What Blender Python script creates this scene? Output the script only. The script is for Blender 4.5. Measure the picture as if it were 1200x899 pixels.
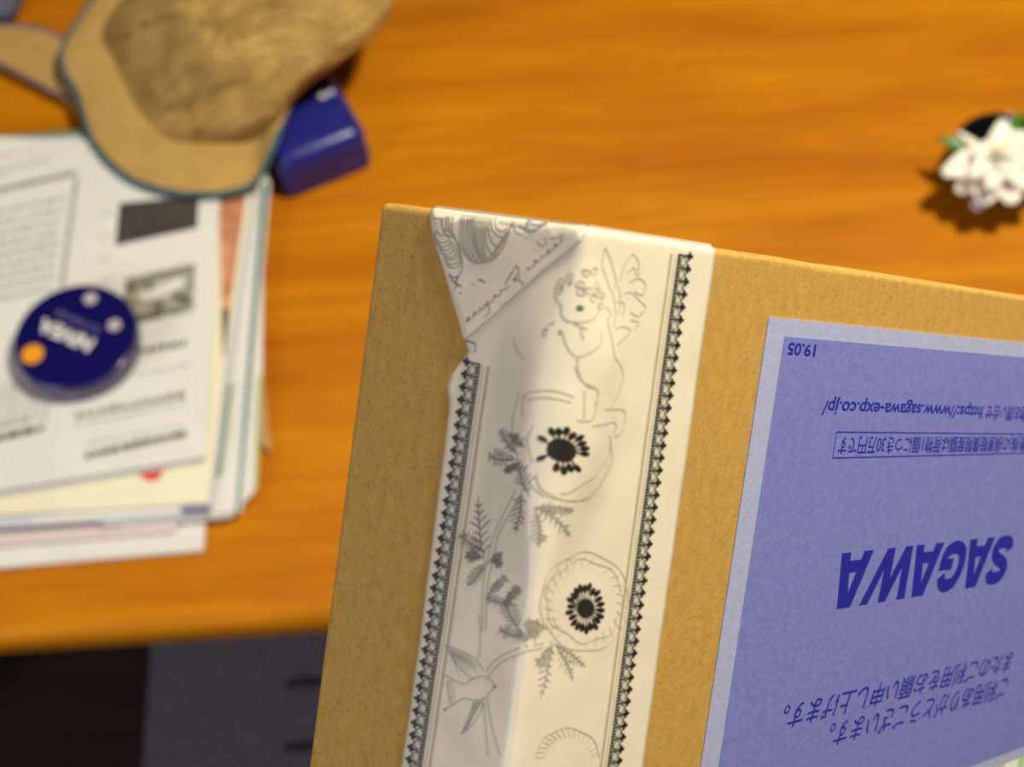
import bpy, bmesh, math, random
from mathutils import Vector, Matrix, noise

for o in list(bpy.data.objects):
    bpy.data.objects.remove(o)
scene = bpy.context.scene
COL = scene.collection
random.seed(7)

# ------------------------------------------------------------------ camera
W_PX, H_PX, F_PX = 1200.0, 899.0, 1734.0
CAM = Vector((0.0, 0.0, 1.65))
PITCH, ROLL = math.radians(60.0), math.radians(3.7)
R0 = Vector((1, 0, 0))
FWD = Vector((0, math.cos(PITCH), -math.sin(PITCH)))
D0 = Vector((0, -math.sin(PITCH), -math.cos(PITCH)))
RGT = math.cos(ROLL) * R0 + math.sin(ROLL) * D0
DWN = math.cos(ROLL) * D0 - math.sin(ROLL) * R0
cd = bpy.data.cameras.new('camera')
cd.sensor_width = 17.3
cd.lens = 17.3 * F_PX / W_PX
cd.clip_start = 0.01
cd.dof.use_dof = True
cd.dof.focus_distance = 0.318
cd.dof.aperture_fstop = 7.5
cam = bpy.data.objects.new('camera', cd)
COL.objects.link(cam)
m3 = Matrix((RGT, -DWN, -FWD)).transposed()
cam.matrix_world = Matrix.Translation(CAM) @ m3.to_4x4()
scene.camera = cam

# ------------------------------------------------------------------ light and exposure
scene.view_settings.view_transform = 'Standard'
scene.view_settings.look = 'None'
scene.view_settings.exposure = -0.1
scene.view_settings.gamma = 1.0
scene.view_settings.use_curve_mapping = False
wd = bpy.data.worlds.new('room_ambient')
scene.world = wd
wd.use_nodes = True
wd.node_tree.nodes['Background'].inputs[0].default_value = (0.9, 0.92, 1.0, 1)
wd.node_tree.nodes['Background'].inputs[1].default_value = 0.30


def area_light(name, loc, target, size, power, color):
    ld = bpy.data.lights.new(name, 'AREA')
    ld.shape = 'DISK'
    ld.size = size
    ld.energy = power
    ld.color = color
    lo = bpy.data.objects.new(name, ld)
    COL.objects.link(lo)
    lo.location = loc
    lo.rotation_euler = (Vector(target) - Vector(loc)).to_track_quat('-Z', 'Y').to_euler()
    return lo


area_light('pendant_lamp_light', (0.54, 0.54, 2.25), (0.15, 0.5, 0.7), 0.16, 29.0, (1.0, 0.91, 0.73))
area_light('left_fill_light', (-1.6, -0.7, 1.9), (0.0, 0.3, 1.2), 0.9, 17.0, (0.93, 0.92, 1.0))  # cool fill added to brighten the parcel's narrow left face; no window there


# ------------------------------------------------------------------ helpers
def at(px, py, z):
    d = RGT * ((px - W_PX / 2) / F_PX) + DWN * ((py - H_PX / 2) / F_PX) + FWD
    return CAM + d * ((z - CAM.z) / d.z)


def lin(r, g, b):
    def f(c):
        c /= 255.0
        return c / 12.92 if c <= 0.04045 else ((c + 0.055) / 1.055) ** 2.4
    return (f(r), f(g), f(b), 1.0)


def mat(name, c1, c2=None, rough=0.6, scale=30.0, stretch=(1, 1, 1), bump=0.0, bscale=None,
        detail=4.0, spec=0.5, coat=0.0, metal=0.0, contrast=(0.35, 0.65)):
    m = bpy.data.materials.new(name)
    m.use_nodes = True
    nt = m.node_tree
    b = nt.nodes['Principled BSDF']
    b.inputs['Roughness'].default_value = rough
    b.inputs['Specular IOR Level'].default_value = spec
    b.inputs['Metallic'].default_value = metal
    b.inputs['Coat Weight'].default_value = coat
    b.inputs['Coat Roughness'].default_value = 0.08
    tc = nt.nodes.new('ShaderNodeTexCoord')
    mp = nt.nodes.new('ShaderNodeMapping')
    mp.inputs['Scale'].default_value = stretch
    nt.links.new(tc.outputs['Object'], mp.inputs['Vector'])
    nz = nt.nodes.new('ShaderNodeTexNoise')
    nz.inputs['Scale'].default_value = scale
    nz.inputs['Detail'].default_value = detail
    nt.links.new(mp.outputs['Vector'], nz.inputs['Vector'])
    rp = nt.nodes.new('ShaderNodeValToRGB')
    rp.color_ramp.elements[0].position = contrast[0]
    rp.color_ramp.elements[1].position = contrast[1]
    rp.color_ramp.elements[0].color = c1
    rp.color_ramp.elements[1].color = c2 or c1
    nt.links.new(nz.outputs['Fac'], rp.inputs['Fac'])
    nt.links.new(rp.outputs['Color'], b.inputs['Base Color'])
    if bump:
        n2 = nt.nodes.new('ShaderNodeTexNoise')
        n2.inputs['Scale'].default_value = bscale or scale * 4
        n2.inputs['Detail'].default_value = 3
        nt.links.new(mp.outputs['Vector'], n2.inputs['Vector'])
        bp = nt.nodes.new('ShaderNodeBump')
        bp.inputs['Strength'].default_value = bump
        bp.inputs['Distance'].default_value = 0.001
        nt.links.new(n2.outputs['Fac'], bp.inputs['Height'])
        nt.links.new(bp.outputs['Normal'], b.inputs['Normal'])
    return m


def mesh_obj(name, verts, faces, material, parent=None, smooth=False):
    me = bpy.data.meshes.new(name)
    me.from_pydata([tuple(v) for v in verts], [], faces)
    me.validate()
    me.update()
    o = bpy.data.objects.new(name, me)
    COL.objects.link(o)
    if material:
        me.materials.append(material)
    if smooth:
        for p in me.polygons:
            p.use_smooth = True
    if parent:
        o.parent = parent
    return o


def bm_obj(name, bm, material, parent=None, smooth=False):
    bmesh.ops.recalc_face_normals(bm, faces=bm.faces)
    me = bpy.data.meshes.new(name)
    bm.to_mesh(me)
    bm.free()
    o = bpy.data.objects.new(name, me)
    COL.objects.link(o)
    me.materials.append(material)
    if smooth:
        for p in me.polygons:
            p.use_smooth = True
    if parent:
        o.parent = parent
    return o


def empty(name, loc, label=None, cat=None, group=None):
    o = bpy.data.objects.new(name, None)
    COL.objects.link(o)
    o.location = loc
    o.empty_display_size = 0.02
    tag(o, label, cat, group)
    return o


def tag(o, label=None, cat=None, group=None, kind=None):
    if label:
        o['label'] = label
    if cat:
        o['category'] = cat
    if group:
        o['group'] = group
    if kind:
        o['kind'] = kind
    return o


def box_bm(lo, hi, bevel=0.0, seg=3):
    bm = bmesh.new()
    bmesh.ops.create_cube(bm, size=1.0)
    lo, hi = Vector(lo), Vector(hi)
    c, s = (lo + hi) / 2, hi - lo
    for v in bm.verts:
        v.co = Vector((v.co.x * s.x, v.co.y * s.y, v.co.z * s.z)) + c
    if bevel:
        bmesh.ops.bevel(bm, geom=bm.edges[:], offset=bevel, segments=seg, profile=0.5, affect='EDGES')
    return bm


def prism_bm(pts, z0, z1, bevel=0.0, seg=2):
    """pts: list of (x, y) world points"""
    bm = bmesh.new()
    lo = [bm.verts.new((p[0], p[1], z0)) for p in pts]
    hi = [bm.verts.new((p[0], p[1], z1)) for p in pts]
    n = len(pts)
    bm.faces.new(hi)
    bm.faces.new(lo[::-1])
    for i in range(n):
        j = (i + 1) % n
        bm.faces.new((lo[i], lo[j], hi[j], hi[i]))
    bmesh.ops.recalc_face_normals(bm, faces=bm.faces)
    if bevel:
        bmesh.ops.bevel(bm, geom=bm.edges[:], offset=bevel, segments=seg, profile=0.5, affect='EDGES')
    return bm


def lathe(name, prof, material, parent=None, seg=64, smooth=True):
    verts, faces = [], []
    n = len(prof)
    for i in range(seg):
        a = 2 * math.pi * i / seg
        for r, z in prof:
            verts.append((r * math.cos(a), r * math.sin(a), z))
    for i in range(seg):
        j = (i + 1) % seg
        for k in range(n - 1):
            faces.append((i * n + k, j * n + k, j * n + k + 1, i * n + k + 1))
    o = mesh_obj(name, verts, faces, material, parent, smooth)
    bm = bmesh.new()
    bm.from_mesh(o.data)
    bmesh.ops.remove_doubles(bm, verts=bm.verts, dist=1e-6)
    bmesh.ops.recalc_face_normals(bm, faces=bm.faces)
    bm.to_mesh(o.data)
    bm.free()
    if smooth:
        for p in o.data.polygons:
            p.use_smooth = True
    return o


def catmull(pts, per=8, closed=False):
    pts = [tuple(map(float, p)) for p in pts]
    n = len(pts)
    out = []
    rng = n if closed else n - 1
    for i in range(rng):
        if closed:
            p0, p1, p2, p3 = pts[(i - 1) % n], pts[i], pts[(i + 1) % n], pts[(i + 2) % n]
        else:
            p0, p1, p2, p3 = pts[max(i - 1, 0)], pts[i], pts[i + 1], pts[min(i + 2, n - 1)]
        for k in range(per):
            t = k / per
            out.append(tuple(0.5 * ((2 * b) + (-a + c) * t + (2 * a - 5 * b + 4 * c - d) * t * t +
                                    (-a + 3 * b - 3 * c + d) * t ** 3)
                             for a, b, c, d in zip(p0, p1, p2, p3)))
    if not closed:
        out.append(pts[-1])
    return out


def tube(name, path, radius, material, parent=None, seg=8, closed=False):
    n = len(path)
    P = [Vector(p) for p in path]
    verts, faces = [], []
    for i in range(n):
        if closed:
            t = P[(i + 1) % n] - P[i - 1]
        else:
            t = P[min(i + 1, n - 1)] - P[max(i - 1, 0)]
        t.normalize()
        u = t.cross(Vector((0, 0, 1)))
        if u.length < 1e-4:
            u = Vector((1, 0, 0))
        u.normalize()
        w = t.cross(u)
        for k in range(seg):
            a = 2 * math.pi * k / seg
            verts.append(P[i] + u * math.cos(a) * radius + w * math.sin(a) * radius)
    for i in range(n if closed else n - 1):
        j = (i + 1) % n
        for k in range(seg):
            l = (k + 1) % seg
            faces.append((i * seg + k, i * seg + l, j * seg + l, j * seg + k))
    return mesh_obj(name, verts, faces, material, parent, True)


def text_geo(body, bold=0.0, shear=0.0, res=4):
    """flat outline text as (verts2d, faces), x normalised to start at 0, cap height about 0.7"""
    cu = bpy.data.curves.new('text_tmp', 'FONT')
    cu.body = body
    cu.size = 1.0
    cu.offset = bold
    cu.resolution_u = res
    ob = bpy.data.objects.new('text_tmp', cu)
    COL.objects.link(ob)
    dg = bpy.context.evaluated_depsgraph_get()
    dg.update()
    me = ob.evaluated_get(dg).to_mesh()
    vs = [(v.co.x + shear * v.co.y, v.co.y) for v in me.vertices]
    fs = [tuple(p.vertices) for p in me.polygons]
    ob.evaluated_get(dg).to_mesh_clear()
    bpy.data.objects.remove(ob)
    bpy.data.curves.remove(cu)
    x0 = min(v[0] for v in vs)
    x1 = max(v[0] for v in vs)
    return [(v[0] - x0, v[1]) for v in vs], fs, x1 - x0


# ------------------------------------------------------------------ materials
def wood_material():
    m = mat('orange_wood', lin(184, 104, 4), lin(216, 141, 8), rough=0.5, scale=3.2,
            stretch=(1.0, 7.0, 1.0), detail=6, contrast=(0.3, 0.72), spec=0.18)
    nt = m.node_tree
    b = nt.nodes['Principled BSDF']
    ramp = [n for n in nt.nodes if n.type == 'VALTORGB'][0]
    tc = [n for n in nt.nodes if n.type == 'TEX_COORD'][0]
    mp = nt.nodes.new('ShaderNodeMapping')
    mp.inputs['Scale'].default_value = (5.0, 90.0, 5.0)
    nz = nt.nodes.new('ShaderNodeTexNoise')
    nz.inputs['Scale'].default_value = 2.0
    nz.inputs['Detail'].default_value = 5
    nt.links.new(tc.outputs['Object'], mp.inputs['Vector'])
    nt.links.new(mp.outputs['Vector'], nz.inputs['Vector'])
    rp = nt.nodes.new('ShaderNodeValToRGB')
    rp.color_ramp.elements[0].position = 0.3
    rp.color_ramp.elements[1].position = 0.6
    rp.color_ramp.elements[0].color = (0.82, 0.78, 0.7, 1)
    rp.color_ramp.elements[1].color = (1, 1, 1, 1)
    nt.links.new(nz.outputs['Fac'], rp.inputs['Fac'])
    mx = nt.nodes.new('ShaderNodeMix')
    mx.data_type = 'RGBA'
    mx.blend_type = 'MULTIPLY'
    mx.inputs[0].default_value = 1.0
    nt.links.new(ramp.outputs['Color'], mx.inputs[6])
    nt.links.new(rp.outputs['Color'], mx.inputs[7])
    nt.links.new(mx.outputs[2], b.inputs['Base Color'])
    return m


def cardboard_material():
    m = mat('kraft_cardboard', lin(178, 140, 70), lin(193, 154, 78), rough=0.85, scale=420.0,
            stretch=(1, 1, 0.6), bump=0.12, bscale=1400, detail=5, spec=0.2, contrast=(0.3, 0.7))
    nt = m.node_tree
    b = nt.nodes['Principled BSDF']
    ramp = [n for n in nt.nodes if n.type == 'VALTORGB'][0]
    tc = [n for n in nt.nodes if n.type == 'TEX_COORD'][0]
    # dark and pale recycled-pulp flecks
    vo = nt.nodes.new('ShaderNodeTexNoise')
    vo.inputs['Scale'].default_value = 1100
    vo.inputs['Detail'].default_value = 2
    nt.links.new(tc.outputs['Object'], vo.inputs['Vector'])
    rp = nt.nodes.new('ShaderNodeValToRGB')
    e = rp.color_ramp.elements
    e[0].position, e[0].color = 0.28, (0.72, 0.68, 0.62, 1)
    e[1].position, e[1].color = 0.40, (1, 1, 1, 1)
    e2 = e.new(0.68)
    e2.color = (1, 1, 1, 1)
    e3 = e.new(0.76)
    e3.color = (1.25, 1.25, 1.2, 1)
    nt.links.new(vo.outputs['Fac'], rp.inputs['Fac'])
    mx = nt.nodes.new('ShaderNodeMix')
    mx.data_type = 'RGBA'
    mx.blend_type = 'MULTIPLY'
    mx.inputs[0].default_value = 1.0
    nt.links.new(ramp.outputs['Color'], mx.inputs[6])
    nt.links.new(rp.outputs['Color'], mx.inputs[7])
    nt.links.new(mx.outputs[2], b.inputs['Base Color'])
    return m


def knit_material():
    m = mat('knit_mesh_fabric', lin(174, 141, 80), lin(200, 166, 98), rough=0.9, scale=40, spec=0.15)
    nt = m.node_tree
    b = nt.nodes['Principled BSDF']
    tc = [n for n in nt.nodes if n.type == 'TEX_COORD'][0]
    ramp = [n for n in nt.nodes if n.type == 'VALTORGB'][0]
    w1 = nt.nodes.new('ShaderNodeTexVoronoi')
    w1.inputs['Scale'].default_value = 240
    w1.inputs['Randomness'].default_value = 0.25
    nt.links.new(tc.outputs['Object'], w1.inputs['Vector'])
    rp = nt.nodes.new('ShaderNodeValToRGB')
    rp.color_ramp.elements[0].position = 0.3
    rp.color_ramp.elements[0].color = (1.1, 1.1, 1.1, 1)
    rp.color_ramp.elements[1].position = 0.75
    rp.color_ramp.elements[1].color = (0.5, 0.46, 0.42, 1)
    nt.links.new(w1.outputs['Distance'], rp.inputs['Fac'])
    mx = nt.nodes.new('ShaderNodeMix')
    mx.data_type = 'RGBA'
    mx.blend_type = 'MULTIPLY'
    mx.inputs[0].default_value = 1.0
    nt.links.new(ramp.outputs['Color'], mx.inputs[6])
    nt.links.new(rp.outputs['Color'], mx.inputs[7])
    nt.links.new(mx.outputs[2], b.inputs['Base Color'])
    bp = nt.nodes.new('ShaderNodeBump')
    bp.inputs['Strength'].default_value = 0.6
    bp.inputs['Distance'].default_value = 0.001
    bp.invert = True
    nt.links.new(w1.outputs['Distance'], bp.inputs['Height'])
    nt.links.new(bp.outputs['Normal'], b.inputs['Normal'])
    return m


M = {
    'wood': wood_material(),
    'cardboard': cardboard_material(),
    'knit': knit_material(),
    'tan': mat('tan_cotton', lin(184, 149, 85), lin(194, 158, 92), rough=0.9, scale=60, bump=0.3, bscale=700, spec=0.1),
    'teal': mat('teal_binding', lin(62, 96, 102), lin(78, 110, 114), rough=0.8, scale=80, spec=0.1),
    'floor': mat('dark_floor', lin(34, 22, 19), lin(44, 28, 24), rough=0.6, scale=4, stretch=(1, 8, 1)),
    'wall': mat('off_white_wall', lin(186, 180, 170), lin(190, 184, 174), rough=0.9, scale=8, spec=0.1),
    'rug': mat('grey_rug', lin(112, 112, 122), lin(128, 127, 134), rough=0.95, scale=120, bump=0.3, spec=0.1),
    'rug_dark': mat('dark_stripe', lin(52, 52, 60), lin(60, 60, 68), rough=0.95, scale=120, spec=0.1),
    'paper': mat('white_paper', lin(226, 226, 222), lin(232, 232, 228), rough=0.7, scale=20, spec=0.25),
    'cream': mat('cream_paper', lin(240, 234, 206), lin(244, 238, 212), rough=0.7, scale=20, spec=0.25),
    'pink': mat('pale_pink_paper', lin(222, 205, 206), lin(226, 210, 210), rough=0.6, scale=20, spec=0.3),
    'bluegrey': mat('blue_grey_paper', lin(120, 122, 150), lin(132, 134, 160), rough=0.6, scale=20, spec=0.3),
    'palegrey': mat('pale_grey_paper', lin(206, 210, 222), lin(212, 216, 226), rough=0.6, scale=20, spec=0.3),
    'green': mat('green_cover', lin(96, 132, 104), lin(106, 142, 112), rough=0.5, scale=20),
    'lime': mat('lime_cover', lin(164, 190, 118), lin(172, 198, 126), rough=0.5, scale=20),
    'tealcover': mat('teal_cover', lin(70, 112, 110), lin(78, 122, 118), rough=0.5, scale=20),
    'kraft': mat('kraft_paper', lin(190, 150, 100), lin(200, 160, 108), rough=0.8, scale=60),
    'photo_skin': mat('magazine_photo', lin(192, 128, 92), lin(224, 168, 128), rough=0.4, scale=45, contrast=(0.4, 0.6)),
    'photo_dark': mat('magazine_photo_dark', lin(48, 36, 34), lin(60, 46, 42), rough=0.4, scale=60),
    'photo_blue': mat('magazine_photo_blue', lin(70, 90, 120), lin(90, 110, 130), rough=0.4, scale=60),
    'ink_dark': mat('dark_print', lin(62, 60, 54), lin(74, 71, 64), rough=0.6, scale=60),
    'ink_mid': mat('grey_print', lin(128, 126, 116), lin(158, 156, 146), rough=0.6, scale=90),
    'ink_photo': mat('photo_print', lin(104, 102, 88), lin(176, 174, 160), rough=0.6, scale=95, contrast=(0.42, 0.58)),
    'ink_light': mat('light_print', lin(160, 162, 166), lin(178, 180, 184), rough=0.6, scale=200),
    'red': mat('red_print', lin(222, 72, 50), lin(226, 78, 56), rough=0.5, scale=20),
    'tin': mat('dark_blue_enamel', lin(9, 7, 84), lin(10, 8, 92), rough=0.22, scale=10, coat=0.6),
    'tin_side': mat('blue_enamel_side', lin(52, 48, 98), lin(60, 55, 104), rough=0.3, scale=10, coat=0.3),
    'white_ink': mat('white_print', lin(228, 226, 226), lin(232, 230, 230), rough=0.4, scale=10),
    'lilac_ink': mat('pale_script_print', lin(120, 116, 168), lin(126, 122, 172), rough=0.4, scale=10),
    'glint_paint': mat('dull_white_glint', lin(196, 184, 194), lin(202, 190, 198), rough=0.4, scale=10),  # flat colour for the lamp reflections painted on the tin lid
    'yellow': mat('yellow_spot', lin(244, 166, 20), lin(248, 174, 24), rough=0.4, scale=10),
    'blue_plastic': mat('blue_plastic', lin(30, 36, 122), lin(33, 39, 128), rough=0.33, scale=10),
    'black_glaze': mat('black_glaze', lin(16, 16, 17), lin(20, 20, 20), rough=0.18, scale=10, coat=0.4),
    'petal': mat('white_petal', lin(246, 243, 228), lin(250, 248, 238), rough=0.6, scale=60, spec=0.3),
    'petal_lilac': mat('lilac_petal', lin(196, 182, 204), lin(206, 192, 210), rough=0.6, scale=60, spec=0.3),
    'stamen': mat('yellow_stamen', lin(236, 200, 110), lin(240, 208, 120), rough=0.6, scale=60),
    'leaf': mat('green_leaf', lin(52, 104, 30), lin(72, 128, 40), rough=0.4, scale=60),
    'greyblue': mat('grey_blue_cloth', lin(96, 98, 118), lin(106, 108, 128), rough=0.9, scale=60, spec=0.1),
    'tape': mat('ivory_tape', lin(228, 219, 196), lin(232, 223, 201), rough=0.4, scale=60, spec=0.45),
    'tape_black': mat('black_tape_ink', lin(34, 32, 30), lin(44, 42, 38), rough=0.45, scale=300),
    'tape_dark': mat('dark_grey_tape_ink', lin(104, 102, 96), lin(124, 121, 114), rough=0.45, scale=300),
    'tape_mid': mat('grey_tape_ink', lin(158, 154, 144), lin(170, 166, 156), rough=0.45, scale=300),
    'tape_light': mat('olive_tape_ink', lin(186, 180, 156), lin(194, 188, 164), rough=0.45, scale=300),
    'tape_shade': mat('pale_wash_ink', lin(206, 200, 184), lin(212, 206, 190), rough=0.45, scale=300),
    'tape_line': mat('brown_tape_rule', lin(176, 164, 132), lin(184, 172, 140), rough=0.45, scale=300),
    'tape_ring': mat('sage_tape_ink', lin(196, 198, 180), lin(204, 205, 188), rough=0.45, scale=300),
    'label': mat('label_margin', lin(164, 170, 206), lin(170, 176, 210), rough=0.5, scale=400, spec=0.35, bump=0.08, bscale=900),
    'label_panel': mat('label_panel', lin(114, 121, 190), lin(122, 129, 195), rough=0.5, scale=500, spec=0.35, bump=0.08, bscale=900),
    'label_ink': mat('label_blue_ink', lin(34, 36, 150), lin(38, 40, 156), rough=0.5, scale=100, spec=0.35),
    'slip': mat('pale_slip', lin(232, 234, 220), lin(238, 240, 226), rough=0.6, scale=60),
    'slip_green': mat('pale_green_print', lin(176, 204, 158), lin(184, 210, 168), rough=0.6, scale=60),
}

# ------------------------------------------------------------------ floor
fl = bm_obj('floor', box_bm((-2.6, -2.6, -0.05), (2.6, 2.6, 0.0)), M['floor'])
tag(fl, 'dark brown floor below the table', None, None, 'structure')
for nm, lo, hi in (('wall_back', (-2.6, 2.5, 0), (2.6, 2.6, 2.45)), ('wall_front', (-2.6, -2.6, 0), (2.6, -2.5, 2.45)),
                   ('wall_left', (-2.6, -2.5, 0), (-2.5, 2.5, 2.45)), ('wall_right', (2.5, -2.5, 0), (2.6, 2.5, 2.45)), ('ceiling', (-2.6, -2.6, 2.45), (2.6, 2.6, 2.5))):
    tag(bm_obj(nm, box_bm(lo, hi), M['wall']), 'plain off-white room surface outside the picture', None, None, 'structure')

# ------------------------------------------------------------------ table
ZT = 0.70
YF = 0.372
tb = empty('dining_table', (0.1, YF + 0.5, 0.0), 'glossy orange brown wooden table under the papers and flower bowl', 'table')


def child_world(o, parent):
    o.parent = parent
    o.matrix_parent_inverse = Matrix.Translation(-parent.location)
    return o


top = child_world(bm_obj('tabletop', box_bm((-0.85, YF, ZT - 0.035), (1.05, YF + 1.0, ZT), 0.014, 5), M['wood'], smooth=True), tb)
for xx in (-0.75, 0.95):
    for yy in (YF + 0.14, YF + 0.9):
        child_world(bm_obj('leg', box_bm((xx - 0.035, yy - 0.035, 0.0), (xx + 0.035, yy + 0.035, ZT - 0.035), 0.005, 2), M['wood']), tb)
for lo, hi in (((-0.715, YF + 0.13, ZT - 0.11), (0.915, YF + 0.15, ZT - 0.035)), ((-0.715, YF + 0.89, ZT - 0.11), (0.915, YF + 0.91, ZT - 0.035)),
               ((-0.76, YF + 0.175, ZT - 0.11), (-0.74, YF + 0.865, ZT - 0.035)), ((0.94, YF + 0.175, ZT - 0.11), (0.96, YF + 0.865, ZT - 0.035))):
    child_world(bm_obj('apron', box_bm(lo, hi), M['wood']), tb)

# grey striped mat on the floor
ra, rb_ = at(172, 760, 0.01), at(172, 899, 0.01)
rx = (ra.x + rb_.x) / 2
rug = bm_obj('floor_mat', box_bm((rx, -0.9, 0.0), (rx + 1.2, 1.2, 0.012), 0.004, 2), M['rug'])
tag(rug, 'dark grey woven floor mat with short black stripes, below the table edge', 'mat')
for py in (801, 876):
    p0 = at(335, py + 5, 0.012)
    q0 = at(335, py - 5, 0.012)
    bm_obj('stripe', box_bm((p0.x, p0.y, 0.0118), (p0.x + 0.5, q0.y, 0.0126)), M['rug_dark'], rug)


# ------------------------------------------------------------------ paper stack
def sheet(name, px_poly, z0, z1, material, label, cat, group=None, bevel=0.0004):
    pts = [at(x, y, z1) for x, y in px_poly]
    o = bm_obj(name, prism_bm([(p.x, p.y) for p in pts], z0, z1, bevel, 1), material)
    tag(o, label, cat, group)
    return o


def print_poly(name, px_poly, z, material, parent):
    pts = [at(x, y, z) for x, y in px_poly]
    return bm_obj(name, prism_bm([(p.x, p.y) for p in pts], z - 0.00012, z, 0), material, parent)


GRP = 'papers in the stack on the table'
zz = ZT
s1 = sheet('envelope', [(-140, 677), (238, 645), (262, 330), (-70, 350)], ZT, ZT + 0.004, M['paper'],
           'plain white envelope at the very bottom of the paper stack', 'envelope', GRP)
s2 = sheet('paper_sheet', [(225, 470), (318, 530), (296, 330), (215, 330)], ZT + 0.0002 + 0.004, ZT + 0.005, M['kraft'],
           'thin brown paper sheet sticking out past the lime green booklet', 'paper', GRP)
s3 = sheet('leaflet', [(-140, 652), (205, 623), (232, 330), (-70, 340)], ZT + 0.005, ZT + 0.008, M['pink'],
           'pale pink folded leaflet just above the bottom white envelope', 'leaflet', GRP)


def magazine(name, poly, z0, z1, cover, pages, label, cat, rim=None, rim_mat=None):
    """page block with a thin cover on it"""
    th = z1 - z0
    o = sheet(name, poly, z0, z1 - 0.0006, pages, label, cat, GRP)
    pts = [at(x, y, z1) for x, y in poly]
    if rim:
        # printed coloured band along the fore edge of the cover
        print_poly('cover_rim', rim, z1 + 0.0001, rim_mat, o)
    c = bm_obj('cover', prism_bm([(p.x, p.y) for p in pts], z1 - 0.0006, z1, 0.0002, 1), cover, o)
    return o


s4 = magazine('booklet', [(140, 618), (271, 606), (301, 572), (307, 440), (309, 222), (150, 205)], ZT + 0.008, ZT + 0.0105, M['paper'], M['paper'],
              'white booklet with a lime green edge lowest on the wood side of the stack', 'booklet',
              [(297, 576), (301, 572), (307, 440), (303, 440)], M['lime'])
s5 = magazine('magazine', [(120, 616), (283, 600), (316, 222), (322, 130), (130, 140)], ZT + 0.0105, ZT + 0.0135, M['paper'], M['palegrey'],
              'white magazine with a dark teal stripe down its edge under the cream sheets', 'magazine',
              [(276, 601), (280, 600), (314, 215), (307, 215)], M['tealcover'])
s6 = magazine('magazine', [(-140, 628), (246, 601), (266, 470), (300, 210), (304, 140), (-60, 165)], ZT + 0.0135, ZT + 0.0165, M['palegrey'], M['bluegrey'],
              'magazine with blue grey page edges below the cream sheet', 'magazine',
              [(254, 560), (259, 555), (272, 450), (267, 450)], M['green'])
print_poly('cover_rim', [(-60, 170), (110, 157), (110, 151), (-60, 164)], ZT + 0.0167, M['green'], s6)
# the pale fold and dark corner that show in front of the cream sheet
print_poly('fold_edge', [(40, 614), (214, 602), (240, 593), (120, 597), (40, 606)], ZT + 0.0167, M['paper'], s6)
print_poly('printed_corner', [(214, 603), (246, 600), (247, 591), (210, 592)], ZT + 0.0168, M['bluegrey'], s6)
s7 = magazine('magazine', [(-90, 560), (256, 480), (296, 222), (302, 150), (-50, 178)], ZT + 0.0165, ZT + 0.0185, M['cream'], M['green'],
              'cream magazine with a warm portrait photo strip along its edge', 'magazine')
print_poly('cover_photo', [(250, 440), (262, 420), (289, 224), (293, 180), (240, 180)], ZT + 0.0187, M['photo_skin'], s7)
print_poly('cover_photo_detail', [(246, 420), (263, 418), (269, 362), (250, 362)], ZT + 0.0189, M['photo_dark'], s7)
print_poly('cover_photo_trim', [(246, 440), (258, 438), (262, 422), (246, 424)], ZT + 0.0189, M['photo_blue'], s7)
s8 = sheet('paper_sheet', [(-140, 612), (244, 590), (262, 440), (255, 200), (-60, 178)], ZT + 0.0185, ZT + 0.0196, M['cream'],
           'cream paper sheet with a red printed dot under the newsletter', 'paper', GRP)
zc = ZT + 0.0198
ce = at(177, 548, zc)
rr = 0.0085
print_poly('red_dot', [(177 + 14 * math.cos(a * math.pi / 10), 552 + 12 * math.sin(a * math.pi / 10)) for a in range(20)], zc, M['red'], s8)

# top newsletter: a slightly curled sheet
ZN = ZT + 0.0225


def curled_sheet(name, corners, z, mat_, label, cat, curl):
    # corners: front-left, front-right, back-right, back-left pixels
    N_ = 24
    vs, fs = [], []
    fl_, fr, br, bl = [at(x, y, z) for x, y in corners]
    for lay in (0, 1):
        for j in range(N_ + 1):
            for i in range(N_ + 1):
                s, t = i / N_, j / N_
                p = (fl_ * (1 - s) + fr * s) * (1 - t) + (bl * (1 - s) + br * s) * t
                p.z = z + curl(s, t) - (0.0012 if lay else 0.0)
                vs.append(p)
    L = (N_ + 1) ** 2
    idx = lambda i, j, l: l * L + j * (N_ + 1) + i
    for j in range(N_):
        for i in range(N_):
            fs.append((idx(i, j, 0), idx(i + 1, j, 0), idx(i + 1, j + 1, 0), idx(i, j + 1, 0)))
            fs.append((idx(i, j, 1), idx(i, j + 1, 1), idx(i + 1, j + 1, 1), idx(i + 1, j, 1)))
    for i in range(N_):
        fs.append((idx(i, 0, 0), idx(i, 0, 1), idx(i + 1, 0, 1), idx(i + 1, 0, 0)))
        fs.append((idx(i, N_, 0), idx(i + 1, N_, 0), idx(i + 1, N_, 1), idx(i, N_, 1)))
        fs.append((idx(0, i, 0), idx(0, i + 1, 0), idx(0, i + 1, 1), idx(0, i, 1)))
        fs.append((idx(N_, i, 0), idx(N_, i, 1), idx(N_, i + 1, 1), idx(N_, i + 1, 0)))
    o = mesh_obj(name, vs, fs, mat_, None, False)
    tag(o, label, cat, GRP)
    return o


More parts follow.
